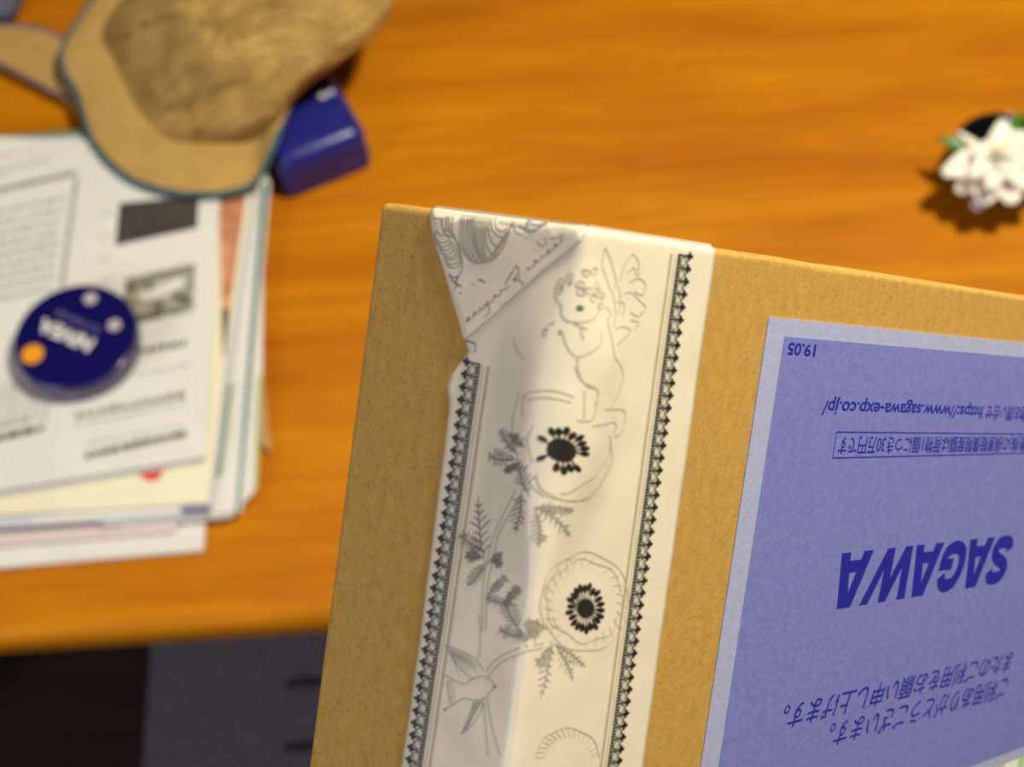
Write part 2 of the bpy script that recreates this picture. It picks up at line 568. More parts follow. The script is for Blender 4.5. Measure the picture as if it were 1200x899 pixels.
NC = [(-130, 603), (240, 541), (261, 170), (-60, 158)]
ncurl = lambda s, t: 0.0
nl = curled_sheet('newsletter', NC, ZN, M['paper'],
                  'white printed newsletter with dark photos on top of the paper stack', 'newsletter', ncurl)
ZP = ZN + 0.0002
print_poly('rule', [(-130, 600), (240, 539), (240, 536), (-130, 597)], ZP, M['bluegrey'], nl)
print_poly('printed_photo', [(135, 288), (231, 267), (233, 229), (140, 238)], ZP, M['ink_dark'], nl)
ph = print_poly('printed_photo', [(140, 384), (226, 364), (229, 308), (148, 326)], ZP, M['ink_photo'], nl)
print_poly('photo_figure', [(160, 350), (178, 352), (200, 344), (218, 332), (214, 325), (196, 330), (176, 340), (164, 344)], ZP + 0.0001, M['paper'], ph)
print_poly('photo_band', [(150, 334), (228, 318), (229, 309), (150, 326)], ZP + 0.0001, M['ink_mid'], ph)
# text rows: rows of short word blocks
rnd = random.Random(3)


def text_row(x0, y0, x1, y1, h, material, word=(5, 14), gap=3):
    verts, faces = [], []
    L = math.hypot(x1 - x0, y1 - y0)
    ux, uy = (x1 - x0) / L, (y1 - y0) / L
    t = 0
    while t < L - 3:
        w = min(rnd.uniform(*word), L - t)
        hh = h * rnd.uniform(0.7, 1.0)
        q = [(x0 + ux * t, y0 + uy * t), (x0 + ux * (t + w), y0 + uy * (t + w)),
             (x0 + ux * (t + w), y0 + uy * (t + w) - hh), (x0 + ux * t, y0 + uy * t - hh)]
        b = len(verts)
        verts += [at(a, c, ZP) for a, c in q]
        faces.append((b, b + 1, b + 2, b + 3))
        t += w + rnd.uniform(0.6, 1.2) * gap
    return mesh_obj('text_line', verts, faces, material, nl)


text_row(162, 416, 224, 404, 8, M['ink_dark'], (5, 10), 4)
text_row(88, 492, 220, 466, 9, M['ink_mid'], (5, 11), 3)
text_row(88, 500, 218, 474, 3, M['ink_light'], (6, 14), 3)
text_row(100, 538, 218, 512, 9, M['ink_dark'], (6, 12), 2.5)
text_row(104, 522, 215, 500, 3, M['ink_light'], (6, 14), 3)
text_row(160, 441, 224, 428, 3, M['ink_light'], (6, 14), 3)
text_row(-120, 545, 50, 505, 8, M['ink_dark'], (8, 18), 3)
text_row(-120, 530, 40, 492, 4, M['ink_mid'], (8, 18), 3)
for k in range(9):
    y = 238 + k * 13
    text_row(-110, y + 28 + 8, 76 - k * 1.6, y - 8 + 4, 5, M['ink_light'], (6, 16), 3)
for k in range(9):
    y = 446 + k * 6
    text_row(-110, y + 28, 48, y - 2, 2.6, M['ink_light'], (8, 22), 3)
for k in range(5):
    y = 250 + k * 26
    text_row(116, y + 4, 132 - k, y, 3, M['ink_light'], (5, 9), 3)
# article frame rules
print_poly('rule', [(-120, 253), (88, 205), (88, 200), (-120, 247)], ZP, M['ink_mid'], nl)
print_poly('rule', [(88, 206), (92, 206), (74, 336), (70, 336)], ZP, M['ink_mid'], nl)
print_poly('rule', [(-120, 235), (60, 186), (60, 184), (-120, 232)], ZP, M['ink_light'], nl)
print_poly('rule', [(56, 470), (58, 470), (52, 500), (50, 500)], ZP, M['ink_mid'], nl)
print_poly('edge_stripe', [(-60, 192), (40, 180), (40, 176), (-60, 187)], ZP, M['pink'], nl)

# ------------------------------------------------------------------ round tin
ZB = ZN + 0.0004
HT = 0.021
tc_ = at(88, 393, ZB + HT)
rad = 72.5 / F_PX * (tc_ - CAM).dot(FWD)
tin = empty('cream_tin', (tc_.x, tc_.y, ZB), 'round dark blue tin with white lettering lying on the newsletter', 'tin')
lathe('tin_base', [(0, 0), (rad - 0.0022, 0), (rad - 0.0012, 0.001), (rad - 0.0012, 0.012), (0, 0.012)], M['tin_side'], tin)
lid = lathe('lid', [(rad - 0.0004, 0.0065), (rad, 0.0072), (rad, 0.0188), (rad - 0.0006, 0.0202), (rad - 0.002, 0.0208),
                    (rad - 0.0045, 0.0203), (rad - 0.006, 0.0205), (rad * 0.5, HT), (0, HT)], M['tin'], tin)
lid.data.materials.append(M['tin_side'])
for p in lid.data.polygons:
    if p.center.z < 0.0195 and math.hypot(p.center.x, p.center.y) > rad - 0.001:
        p.material_index = 1
ZL = ZB + HT + 0.0001


def lettering(name, body, p_start, p_end, cap_px, z, material, parent, bold=0.0, shear=0.0, cap_unit=0.7, owner_loc=None):
    """printed word on a horizontal plane; baseline from p_start to p_end (photo pixels)"""
    vs, fs, L = text_geo(body, bold, shear)
    a, b = at(*p_start, z), at(*p_end, z)
    ux = (b - a) / L
    side = Vector((-(b - a).y, (b - a).x, 0)).normalized()
    capm = cap_px / F_PX * (a - CAM).dot(FWD)
    loc = owner_loc or Vector((0, 0, 0))
    out = [a + ux * x + side * (y / cap_unit * capm) - loc for x, y in vs]
    return mesh_obj(name, out, fs, material, parent)


lettering('lid_lettering', 'NIVEA', (112, 399), (51, 373), 17, ZL, M['white_ink'], lid, bold=0.045, owner_loc=tin.location)
lettering('lid_script', 'Creme', (118, 384), (68, 363), 10, ZL, M['lilac_ink'], lid, shear=0.25, owner_loc=tin.location)


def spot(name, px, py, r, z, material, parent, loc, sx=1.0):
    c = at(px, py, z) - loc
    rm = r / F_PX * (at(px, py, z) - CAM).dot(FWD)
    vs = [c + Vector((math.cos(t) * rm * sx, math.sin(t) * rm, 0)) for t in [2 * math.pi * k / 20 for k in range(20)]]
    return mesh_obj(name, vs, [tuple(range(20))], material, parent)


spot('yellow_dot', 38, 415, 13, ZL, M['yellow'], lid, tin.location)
spot('painted_glint', 106, 350, 8, ZL, M['glint_paint'], lid, tin.location)  # pale discs painted on the lid as lamp reflections
spot('painted_glint', 134, 381, 8, ZL, M['glint_paint'], lid, tin.location)

# ------------------------------------------------------------------ blue plastic box
HB = 0.046
fl0, fr0 = at(332, 190, ZT + HB), at(424, 153, ZT + HB)
xdir = (fr0 - fl0)
bw = xdir.length + 0.008
xdir.normalize()
ydir = Vector((-xdir.y, xdir.x, 0))
bx_e = empty('plastic_box', (0, 0, 0), 'rounded dark blue plastic box peeking out beside the tan hat', 'box')
cen = (fl0 + fr0) / 2 + ydir * 0.040
bx_e.location = (cen.x, cen.y, ZT)
bx_e.rotation_euler = (0, 0, math.atan2(xdir.y, xdir.x))
bb = bm_obj('box_body', box_bm((-bw / 2 + 0.0006, -0.0418, 0), (bw / 2 - 0.0006, 0.0418, 0.026), 0.005, 4), M['blue_plastic'], bx_e, True)
bl_ = bm_obj('box_lid', box_bm((-bw / 2, -0.0424, 0.006), (bw / 2, 0.0424, HB), 0.012, 6), M['blue_plastic'], bx_e, True)
for k, (px, py, r) in enumerate(((397, 100, 9), (378, 112, 6), (406, 108, 5), (404, 90, 6), (388, 108, 5))):
    c = at(px, py, ZT + HB + 0.0002)
    d = c - Vector(bx_e.location)
    lx, ly = d.dot(xdir), d.dot(ydir)
    rm = r / F_PX * 1.25
    pts = []
    for q in range(10):
        a = q * math.pi / 5
        rr_ = rm * (1.0 if q % 2 == 0 else 0.5)
        pts.append((lx + rr_ * math.cos(a), ly + rr_ * math.sin(a), HB + 0.0002))
    if abs(lx) < bw / 2 - 0.004 and abs(ly) < 0.037:
        mesh_obj('lid_print', pts, [tuple(range(10))], M['white_ink'], bl_)

# ------------------------------------------------------------------ hat
ring0 = [(76, 52, .733), (93, 115, .729), (112, 170, .728), (158, 212, .728), (225, 228, .729), (292, 219, .730), (318, 178, .750), (346, 110, .764), (414, 44, .764), (440, -50, .745), (330, -125, .740), (178, -70, .736)]
ring1 = [(122, 28, .738), (138, 80, .737), (158, 122, .735), (192, 160, .736), (246, 168, .738), (300, 160, .742), (320, 148, .757), (356, 104, .770), (424, 46, .772), (440, -40, .760), (320, -105, .755), (200, -50, .745)]
ring2 = [(146, 12, .764), (160, 56, .763), (186, 100, .760), (222, 134, .758), (266, 144, .760), (306, 140, .765), (328, 124, .774), (372, 84, .788), (444, 34, .792), (452, -30, .790), (330, -82, .785), (220, -40, .775)]
ring3 = [(190, 6, .789), (204, 42, .788), (226, 72, .787), (252, 94, .787), (282, 98, .789), (312, 96, .792), (340, 86, .797), (374, 56, .806), (410, 14, .810), (402, -22, .810), (330, -52, .806), (240, -32, .798)]
ring4 = [(250 + 0.25 * (x - 300), 20 + 0.25 * (y - 20), .803) for x, y, z in ring3]
hat_base = at(250, 60, ZT)
hat = empty('sun_hat', (hat_base.x, hat_base.y, ZN), 'crumpled tan fabric sun hat with mesh crown and teal bound brim', 'hat')


def fold(px, py):
    n_ = noise.noise(Vector((px * 0.012, py * 0.012, 3.1)))
    s = 0.50 * px + 0.87 * py + 26 * n_
    return math.sin(s / 40 * math.pi) * 0.6 + 0.5 * math.sin(s / 17 * math.pi + 1.3) * (0.6 + n_)


def loft(rings, per_ring=6, per=6, amp=lambda k: 0.0):
    dense = [catmull(r, per, True) for r in rings]
    n = len(dense[0])
    cols = [catmull([d[i] for d in dense], per_ring) for i in range(n)]
    rows = len(cols[0])
    vs, fs = [], []
    for k in range(rows):
        for i in range(n):
            px, py, z = cols[i][k]
            dz = amp(k / (rows - 1)) * fold(px, py)
            vs.append(at(px, py, z + dz) - hat.location)
    for k in range(rows - 1):
        for i in range(n):
            j = (i + 1) % n
            fs.append((k * n + i, k * n + j, (k + 1) * n + j, (k + 1) * n + i))
    return vs, fs, n


vs, fs, n = loft([ring1, ring2, ring3, ring4], 8, 8, lambda k: 0.0075 * min(1, 4 * k))
vs.append(sum((Vector(v) for v in vs[-n:]), Vector()) / n)
fs += [(len(vs) - 1, len(vs) - 1 - n + i, len(vs) - 1 - n + (i + 1) % n) for i in range(n)]
crown = mesh_obj('crown', vs, fs, M['knit'], hat, True)
brim_mid = [((a[0] * .55 + b[0] * .45), (a[1] * .55 + b[1] * .45), (a[2] + b[2]) / 2 + 0.001) for a, b in zip(ring0, ring1)]
vs, fs, n = loft([ring0, brim_mid, ring1], 6, 8, lambda k: 0.0012 * k)
brim = mesh_obj('brim', vs, fs, M['tan'], hat, True)
sm = brim.modifiers.new('thickness', 'SOLIDIFY')
sm.thickness = 0.0015
sm.offset = 0
edge = [at(px, py, z) - hat.location for px, py, z in catmull(ring0, 8, True)]
tube('brim_binding', edge, 0.0026, M['teal'], hat, 8, True)
# tie strap that runs out from under the brim
pts = catmull([(-60, 24), (10, 29), (50, 34), (76, 46), (94, 84), (98, 124), (62, 106), (20, 84), (-60, 42)], 4, True)
sp = [at(x, y, ZT + 0.014) for x, y in pts]
strap = bm_obj('tie_strap', prism_bm([(p.x - hat.location.x, p.y - hat.location.y) for p in sp], ZT + 0.006 - hat.location.z, ZT + 0.014 - hat.location.z, 0.002, 2), M['tan'], hat, True)
tube('strap_binding', [at(x, y, ZT + 0.0135) - hat.location for x, y in catmull([(-60, 44), (20, 85), (60, 106), (96, 124)], 6)], 0.0016, M['greyblue'], strap, 8)
tube('strap_binding', [at(x, y, ZT + 0.0135) - hat.location for x, y in catmull([(-60, 25), (10, 30), (50, 35), (76, 48)], 6)], 0.0018, M['greyblue'], strap, 8)

# grey-blue cloth in the corner
pts = catmull([(-90, -70), (10, -60), (26, -25), (18, -4), (8, 13), (-40, 14), (-90, 10)], 4, True)
sp = [at(x, y, ZT + 0.016) for x, y in pts]
cl = bm_obj('folded_cloth', prism_bm([(p.x, p.y) for p in sp], ZT, ZT + 0.016, 0.004, 3), M['greyblue'], None, True)
tag(cl, 'grey blue folded cloth lying on the table past the hat strap', 'cloth')

# ------------------------------------------------------------------ flower bowl
bc = at(1178, 178, ZT + 0.034)
br_ = 60 / F_PX * (bc - CAM).dot(FWD)
bowl = empty('flower_bowl', (bc.x, bc.y, ZT), 'small round black glazed bowl holding the white flower', 'bowl')
bowl_body = lathe('bowl_body', [(0, 0.003), (0.018, 0.003), (0.019, 0.0), (0.023, 0.0), (0.023, 0.004), (br_ * 0.8, 0.014), (br_ * 0.97, 0.027), (br_, 0.034),
                    (br_ - 0.001, 0.0348), (br_ - 0.003, 0.034), (br_ * 0.9, 0.026), (br_ * 0.7, 0.015), (0, 0.008)], M['black_glaze'], bowl)

flw = empty('white_flower', (bc.x, bc.y, ZT + 0.03), 'white gardenia bloom with green leaves resting in the black bowl', 'flower')


def petal(name, base, tip, width, lift, material, cup=0.25, n_=10, m_=6, pointy=0.4):
    b, t = Vector(base), Vector(tip)
    axis = t - b
    L = axis.length
    side = axis.cross(Vector((0, 0, 1))).normalized()
    up = side.cross(axis).normalized()
    if up.z < 0:
        up = -up
    vs, fs = [], []
    for i in range(n_ + 1):
        u = i / n_
        wv = width * (math.sin(math.pi * min(1, u * 0.92 + 0.04)) ** pointy) * (0.45 + 0.55 * math.sin(math.pi * min(u * 0.9 + 0.05, 1)))
        for j in range(-m_, m_ + 1):
            s = j / m_
            p = b + axis * u + side * (s * wv) + up * (lift * math.sin(math.pi * u) + cup * wv * s * s + 0.08 * wv * math.sin(5 * u + 3 * s + L * 900))
            vs.append(p)
    w = 2 * m_ + 1
    for i in range(n_):
        for j in range(w - 1):
            fs.append((i * w + j, i * w + j + 1, (i + 1) * w + j + 1, (i + 1) * w + j))
    o = mesh_obj(name, vs, fs, material, flw, True)
    sd = o.modifiers.new('thickness', 'SOLIDIFY')
    sd.thickness = 0.0006
    return o


LOC = flw.location
cpx = (1166, 196)


def L_at(px, py, z):
    return at(px, py, z) - LOC


fc = L_at(cpx[0], cpx[1], ZT + 0.040)
for (tx, ty, tz, wd_, lf) in ((1176, 140, .062, .0075, .006), (1104, 204, .048, .0100, .007), (1122, 226, .040, .0090, .006), (1150, 240, .040, .0110, .007),
                             (1186, 240, .042, .0120, .008), (1222, 224, .045, .0130, .008), (1226, 180, .050, .0120, .008), (1206, 156, .056, .0090, .006)):
    petal('petal', fc, L_at(tx, ty, ZT + tz), wd_ * 1.3, lf, M['petal'])
for (tx, ty, tz, wd_, lf) in ((1140, 178, .064, .0080, .006), (1138, 208, .060, .0080, .008), (1160, 222, .058, .0090, .008), (1190, 214, .060, .0085, .008), (1192, 184, .064, .0080, .008), (1166, 172, .066, .0070, .006)):
    petal('petal', fc + Vector((0, 0, 0.004)), L_at(tx, ty, ZT + tz), wd_ * 1.25, lf, M['petal'], 0.5)
petal('petal', fc, L_at(1122, 154, ZT + .050), .0035, .003, M['petal'])
petal('petal', fc - Vector((0, 0, .004)), L_at(1143, 246, ZT + .034), .0100, .004, M['petal_lilac'])
bm = bmesh.new()
for k in range(14):
    a, r_ = k * 2.4, 0.0012 * math.sqrt(k)
    bmesh.ops.create_uvsphere(bm, u_segments=8, v_segments=6, radius=0.0016,
                              matrix=Matrix.Translation(fc + Vector((r_ * math.cos(a), r_ * math.sin(a), 0.020 + 0.001 * math.sin(k)))))
bm_obj('stamens', bm, M['stamen'], flw, True)
petal('leaf', fc - Vector((0, 0, .003)), L_at(1096, 160, ZT + .046), .0085, .004, M['leaf'], 0.3, pointy=1.1)
petal('leaf', fc - Vector((0, 0, .003)), L_at(1218, 146, ZT + .046), .0085, .004, M['leaf'], 0.3, pointy=1.1)
petal('leaf', fc - Vector((0, 0, .004)), L_at(1200, 128, ZT + .038), .0070, .003, M['leaf'], 0.3, pointy=1.1)

# ------------------------------------------------------------------ parcel box
ZC = 0.25
CORNER = (690, 268)


def camv(x, y, z):
    return RGT * x + DWN * y + FWD * z


d_c = Vector((1600, 50, 1734)).normalized()
v_c = Vector((-.14, 1.0, .1003))
v_c = (v_c - d_c * v_c.dot(d_c)).normalized()
e_c = d_c.cross(v_c).normalized()
dW, vW, eW = camv(*d_c), camv(*v_c), camv(*e_c)
cor = CAM + camv((CORNER[0] - W_PX / 2) / F_PX * ZC, (CORNER[1] - H_PX / 2) / F_PX * ZC, ZC)
par = empty('parcel_box', cor, 'brown cardboard parcel with printed decorative tape and blue shipping label', 'parcel')
BOXM = Matrix((dW, eW, -vW)).transposed()
par.matrix_world = Matrix.Translation(cor) @ BOXM.to_4x4()
INV = par.matrix_world.inverted()
BW, BH = 0.29, 0.20
cam_l = INV @ CAM


def ray_l(px, py):
    d = RGT * ((px - W_PX / 2) / F_PX) + DWN * ((py - H_PX / 2) / F_PX) + FWD
    return INV.to_3x3() @ d


def on_right(px, py):
    d = ray_l(px, py)
    p = cam_l + d * (-cam_l.y / d.y)
    return p.x, p.z


def on_left(px, py):
    d = ray_l(px, py)
    p = cam_l + d * (-cam_l.x / d.x)
    return p.y, p.z


BT = on_left(443, 250)[0]
R0B, RTB = 0.0018, 0.0012
bmb = bmesh.new()
bmesh.ops.create_cube(bmb, size=1.0)
for v in bmb.verts:
    v.co = Vector(((v.co.x + .5) * BW, (v.co.y + .5) * BT, -(0.5 - v.co.z) * (BH - 0.0025) - 0.0025))
bmesh.ops.bevel(bmb, geom=[e for e in bmb.edges if abs(e.verts[0].co.z - e.verts[1].co.z) > 0.1], offset=R0B, segments=5, profile=0.5, affect='EDGES')
bmesh.ops.bevel(bmb, geom=[e for e in bmb.edges if abs(e.verts[0].co.z - e.verts[1].co.z) < 1e-5], offset=0.00012, segments=2, profile=0.5, affect='EDGES')
bm_obj('carton_body', bmb, M['cardboard'], par, False)
bmf = box_bm((0.0, 0.0, -0.0026), (BW - 0.0001, BT - 0.0001, 0.0))
bmesh.ops.bevel(bmf, geom=[e for e in bmf.edges if e.verts[0].co.z + e.verts[1].co.z > -0.003], offset=0.0015, segments=5, profile=0.5, affect='EDGES')
# slightly uneven folded edge
bmesh.ops.subdivide_edges(bmf, edges=[e for e in bmf.edges if e.calc_length() > 0.03], cuts=14, use_grid_fill=True)
for v in bmf.verts:
    if v.co.z > -0.0012:
        v.co.z += 0.0004 * noise.noise(v.co * 60)
bm_obj('top_flap', bmf, M['cardboard'], par, False)


def to_ab(px, py):
    x, z = on_right(px, py)
    if x >= 0:
        return x, -z
    y, z = on_left(px, py)
    return -y, -z


def sstep(a, b, x):
    t = min(1, max(0, (x - a) / (b - a)))
    return t * t * (3 - 2 * t)


def tape_r(b):
    return 0.0014 + 0.0042 * sstep(0.003, 0.024, b) * (1 - sstep(0.036, 0.066, b)) + 0.0003


def S(a, b, off=0.0):
    """point on the tape surface: a across the corner (negative on the narrow face), b down from the top"""
    r = tape_r(b)
    if a <= -r:
        p, nrm = Vector((0, -a, 0)), Vector((-1, 0, 0))
    elif a >= r:
        p, nrm = Vector((a, 0, 0)), Vector((0, -1, 0))
    else:
        f = (a + r) / (2 * r) * math.pi / 2
        p = Vector((r - r * math.cos(f), r - r * math.sin(f), 0))
        nrm = Vector((-math.cos(f), -math.sin(f), 0))
    lift = 0.414 * max(0, r - R0B) * (1 - sstep(r, r + 0.012, abs(a)))
    wav = 0.00012 * noise.noise(Vector((a * 120, b * 120, 1.7)))
    inset, z = 0.0, -b
    if b < RTB:
        psi = (RTB - b) / RTB * math.pi / 2
        z = -(RTB - RTB * math.sin(psi)) + off * math.sin(psi) + 0.0002
        inset = RTB * (1 - math.cos(psi))
    p = p + nrm * (0.00028 + lift + wav + off - inset)
    p.z = z
    return p


LEFT_PX = [(505, 250), (508, 270), (514, 292), (524, 325), (534, 360), (543, 390), (551, 410), (549, 416), (530, 440), (526, 452), (529, 470), (522, 530),
           (510, 620), (498, 715), (484, 820), (472, 899), (458, 1000), (440, 1140)]
RIGHT_PX = [(838, 290), (822, 400), (808, 500), (780, 700), (752, 899), (738, 1000), (718, 1140)]
LAB = [to_ab(*p) for p in LEFT_PX]
RAB = [to_ab(*p) for p in RIGHT_PX]


def interp(tab, b):
    if b <= tab[0][1]:
        return tab[0][0]
    for (a0, b0), (a1, b1) in zip(tab, tab[1:]):
        if b0 <= b <= b1:
            return a0 + (a1 - a0) * (b - b0) / (b1 - b0)
    return tab[-1][0]


def aL(b):
    return interp(LAB, b)


def aR(b):
    return interp(RAB, b)


BMAX = 0.118
bs = [RTB * k / 5 for k in range(5)] + [RTB + (BMAX - RTB) * k / 150 for k in range(151)]
NA = 72
vs, fs = [], []
for b in bs:
    l, r = aL(b), aR(b)
    for i in range(NA + 1):
        vs.append(S(l + (r - l) * i / NA, b))
for k in range(len(bs) - 1):
    for i in range(NA):
        q = k * (NA + 1) + i
        fs.append((q, q + NA + 1, q + NA + 2, q + 1))
tape = mesh_obj('decorative_tape', vs, fs, M['tape'], par, True)
tape['label'] = 'ivory paper tape printed with a cherub, anemones, a bird and black lace borders'
sd = tape.modifiers.new('thickness', 'SOLIDIFY')
sd.thickness = 0.0002
sd.offset = -1
# tape end lapped over the top of the box
x1 = aR(0)
y1 = -aL(0)
bm_obj('tape_end', prism_bm([(0.001, 0.001), (x1, 0.001), (x1 + 0.001, 0.018), (0.02, 0.022), (0.012, y1), (0.001, y1)], 0.0003, 0.0006), M['tape'], tape)
# folded-over flap at the top of the narrow face, with its diagonal crease
FLAP = [(507, 251), (560, 257), (620, 262), (686, 269), (682, 284), (640, 318), (592, 360), (547, 399), (543, 388), (534, 358), (524, 323), (514, 291), (509, 270)]
fab = [to_ab(*p) for p in FLAP]


def inside(p, poly):
    c = False
    n_ = len(poly)
    for i in range(n_):
        x1_, y1_ = poly[i]
        x2_, y2_ = poly[(i + 1) % n_]
        if (y1_ > p[1]) != (y2_ > p[1]) and p[0] < (x2_ - x1_) * (p[1] - y1_) / (y2_ - y1_) + x1_:
            c = not c
    return c


bmx = bmesh.new()
vv = [bmx.verts.new((a, b, 0)) for a, b in fab]
bmx.faces.new(vv)
bmesh.ops.triangulate(bmx, faces=bmx.faces[:])
for _ in range(3):
    bmesh.ops.subdivide_edges(bmx, edges=[e for e in bmx.edges if e.calc_length() > 0.002], cuts=1, use_grid_fill=True)
    bmesh.ops.triangulate(bmx, faces=bmx.faces[:])
FLIFT = 0.00022


def flap_lift(a, b):
    # thickens toward the diagonal crease
    (a0, b0), (a1, b1) = to_ab(682, 284), to_ab(547, 399)
    n_ = Vector((-(b1 - b0), a1 - a0)).normalized()
    dist = abs((Vector((a, b)) - Vector((a0, b0))).dot(n_))
    return FLIFT * (0.35 + 0.9 * math.exp(-(dist / 0.0022) ** 2))


for v in bmx.verts:
    a, b = v.co.x, v.co.y
    v.co = S(a, b, flap_lift(a, b))
flap = bm_obj('tape_fold', bmx, M['tape'], tape, True)
sd = flap.modifiers.new('thickness', 'SOLIDIFY')
sd.thickness = 0.00012
sd.offset = 0


# ---- ink line work on the tape
class Ink:
    def __init__(self, off=0.00006, lift=None):
        self.v, self.f, self.off, self.lift = [], [], off, lift

    def P(self, a, b):
        return S(a, b, self.off + (self.lift(a, b) if self.lift else 0))

    def poly_ab(self, pts):
        k = len(self.v)
        self.v += [self.P(a, b) for a, b in pts]
        self.f.append(tuple(range(k, k + len(pts))))

    def line_ab(self, pts, w, taper=False):
        n_ = len(pts)
        if n_ < 2:
            return
        k = len(self.v)
        for i, (a, b) in enumerate(pts):
            a0, b0 = pts[max(i - 1, 0)]
            a1, b1 = pts[min(i + 1, n_ - 1)]
            dx, dy = a1 - a0, b1 - b0
            L = math.hypot(dx, dy) or 1e-9
            ww = w / 2
            if taper:
                ww *= 0.25 + 0.75 * math.sin(math.pi * (0.1 + 0.85 * i / (n_ - 1)))
            self.v.append(self.P(a - dy / L * ww, b + dx / L * ww))
            self.v.append(self.P(a + dy / L * ww, b - dx / L * ww))
        for i in range(n_ - 1):
            q = k + 2 * i
            self.f.append((q, q + 1, q + 3, q + 2))

    def line(self, px, wpx=1.6, smooth=True, per=5, taper=False):
        if smooth and len(px) > 2:
            px = catmull(px, per)
        elif len(px) == 2:
            px = catmull(px, 4)
        self.line_ab([to_ab(*p) for p in px], wpx * MM, taper)

    def disc(self, x, y, rx, ry=None, n_=10, rot=0):
        ry = ry or rx
        c, s = math.cos(rot), math.sin(rot)
        k = len(self.v)
        self.v.append(self.P(*to_ab(x, y)))
        rings = 3 if rx > 6 else 1
        for h in range(1, rings + 1):
            g = h / rings
            self.v += [self.P(*to_ab(x + g * (rx * math.cos(t) * c - ry * math.sin(t) * s), y + g * (rx * math.cos(t) * s + ry * math.sin(t) * c)))
                       for t in [2 * math.pi * q / n_ for q in range(n_)]]
        for q in range(n_):
            w = (q + 1) % n_
            self.f.append((k, k + 1 + q, k + 1 + w))
            for h in range(rings - 1):
                i0 = k + 1 + h * n_
                self.f.append((i0 + q, i0 + n_ + q, i0 + n_ + w, i0 + w))

    def fill(self, px):
        self.poly_ab([to_ab(*p) for p in px])

    def build(self, name, material, parent):
        return mesh_obj(name, self.v, self.f, material, parent)


MM = 0.00016     # one photo pixel on the box, metres


def C(ox, oy, sc, pts):
    return [(ox + x / sc, oy + y / sc) for x, y in pts]


# lace borders
def lace(edge_px0, edge_px1, sgn, name, clip=None):
    """border column: edge line through two pixels is the line of outer clovers; sgn points outwards"""
    a0, b0 = to_ab(*edge_px0)
    a1, b1 = to_ab(*edge_px1)
    slope = (a1 - a0) / (b1 - b0)
    blk, ring, rule = Ink(0.00007), Ink(0.00004), Ink(0.00004)
    p = 0.00236
    n_ = int((BMAX - 0.001 - b0) / p)
    ax = lambda b: a0 + slope * (b - b0)
    for k in range(n_):
        b = b0 + k * p
        A = ax(b)
        # clover: diamond with three dots
        blk.poly_ab([(A + sgn * 0.0011, b), (A + sgn * 0.0003, b + 0.00055), (A - sgn * 0.0008, b), (A + sgn * 0.0003, b - 0.00055)])
        for da, db in ((0.0008, 0.0), (0.0001, 0.00052), (0.0001, -0.00052), (-0.0006, 0.0)):
            r_ = 0.00036
            blk.poly_ab([(A + sgn * da + r_ * math.cos(t), b + db + r_ * math.sin(t)) for t in [math.pi * q / 4 for q in range(8)]])
        # scallop strokes joining the clovers
        A2 = ax(b + p / 2)
        blk.line_ab([(A - sgn * 0.0002, b + 0.0003), (A2 - sgn * 0.00045, b + p / 2), (ax(b + p) - sgn * 0.0002, b + p - 0.0003)], 0.00028)
        # ring with a cross
        Ar, br2 = A2 - sgn * 0.0016, b + p / 2
        ring.poly_ab([(Ar + 0.00105 * math.cos(t), br2 + 0.00105 * math.sin(t)) for t in [math.pi * q / 6 for q in range(12)]])
        blk.line_ab([(Ar + 0.00085 * math.cos(t), br2 + 0.00085 * math.sin(t)) for t in [math.pi * q / 6 for q in range(13)]], 0.0002)
        blk.line_ab([(A - sgn * 0.0026, b), (A - sgn * 0.0006, b)], 0.00032)
        # beaded dark line
        for q in range(4):
            bq = b + p * q / 4
            Aq = ax(bq) - sgn * 0.0030
            h_ = 0.0002
            blk.poly_ab([(Aq - 0.0004, bq - h_), (Aq + 0.0004, bq - h_), (Aq + 0.0004, bq + h_), (Aq - 0.0004, bq + h_)])
        blk.line_ab([(A - sgn * 0.0034, b), (ax(b + p) - sgn * 0.0034, b + p)], 0.00016)
        blk.line_ab([(A - sgn * 0.0026, b), (ax(b + p) - sgn * 0.0026, b + p)], 0.00016)
        rule.line_ab([(A - sgn * 0.0054, b), (ax(b + p) - sgn * 0.0054, b + p)], 0.0007)
        rule.line_ab([(A - sgn * 0.0042, b), (ax(b + p) - sgn * 0.0042, b + p)], 0.00022)
    o = blk.build(name, M['tape_black'], tape)
    ring.build('lace_rings', M['tape_ring'], tape)
    rule.build('border_rule', M['tape_line'], tape)
    return o


lace((806, 300), (731, 840), 1, 'lace_border')
lace((549, 424), (483, 880), -1, 'lace_border')

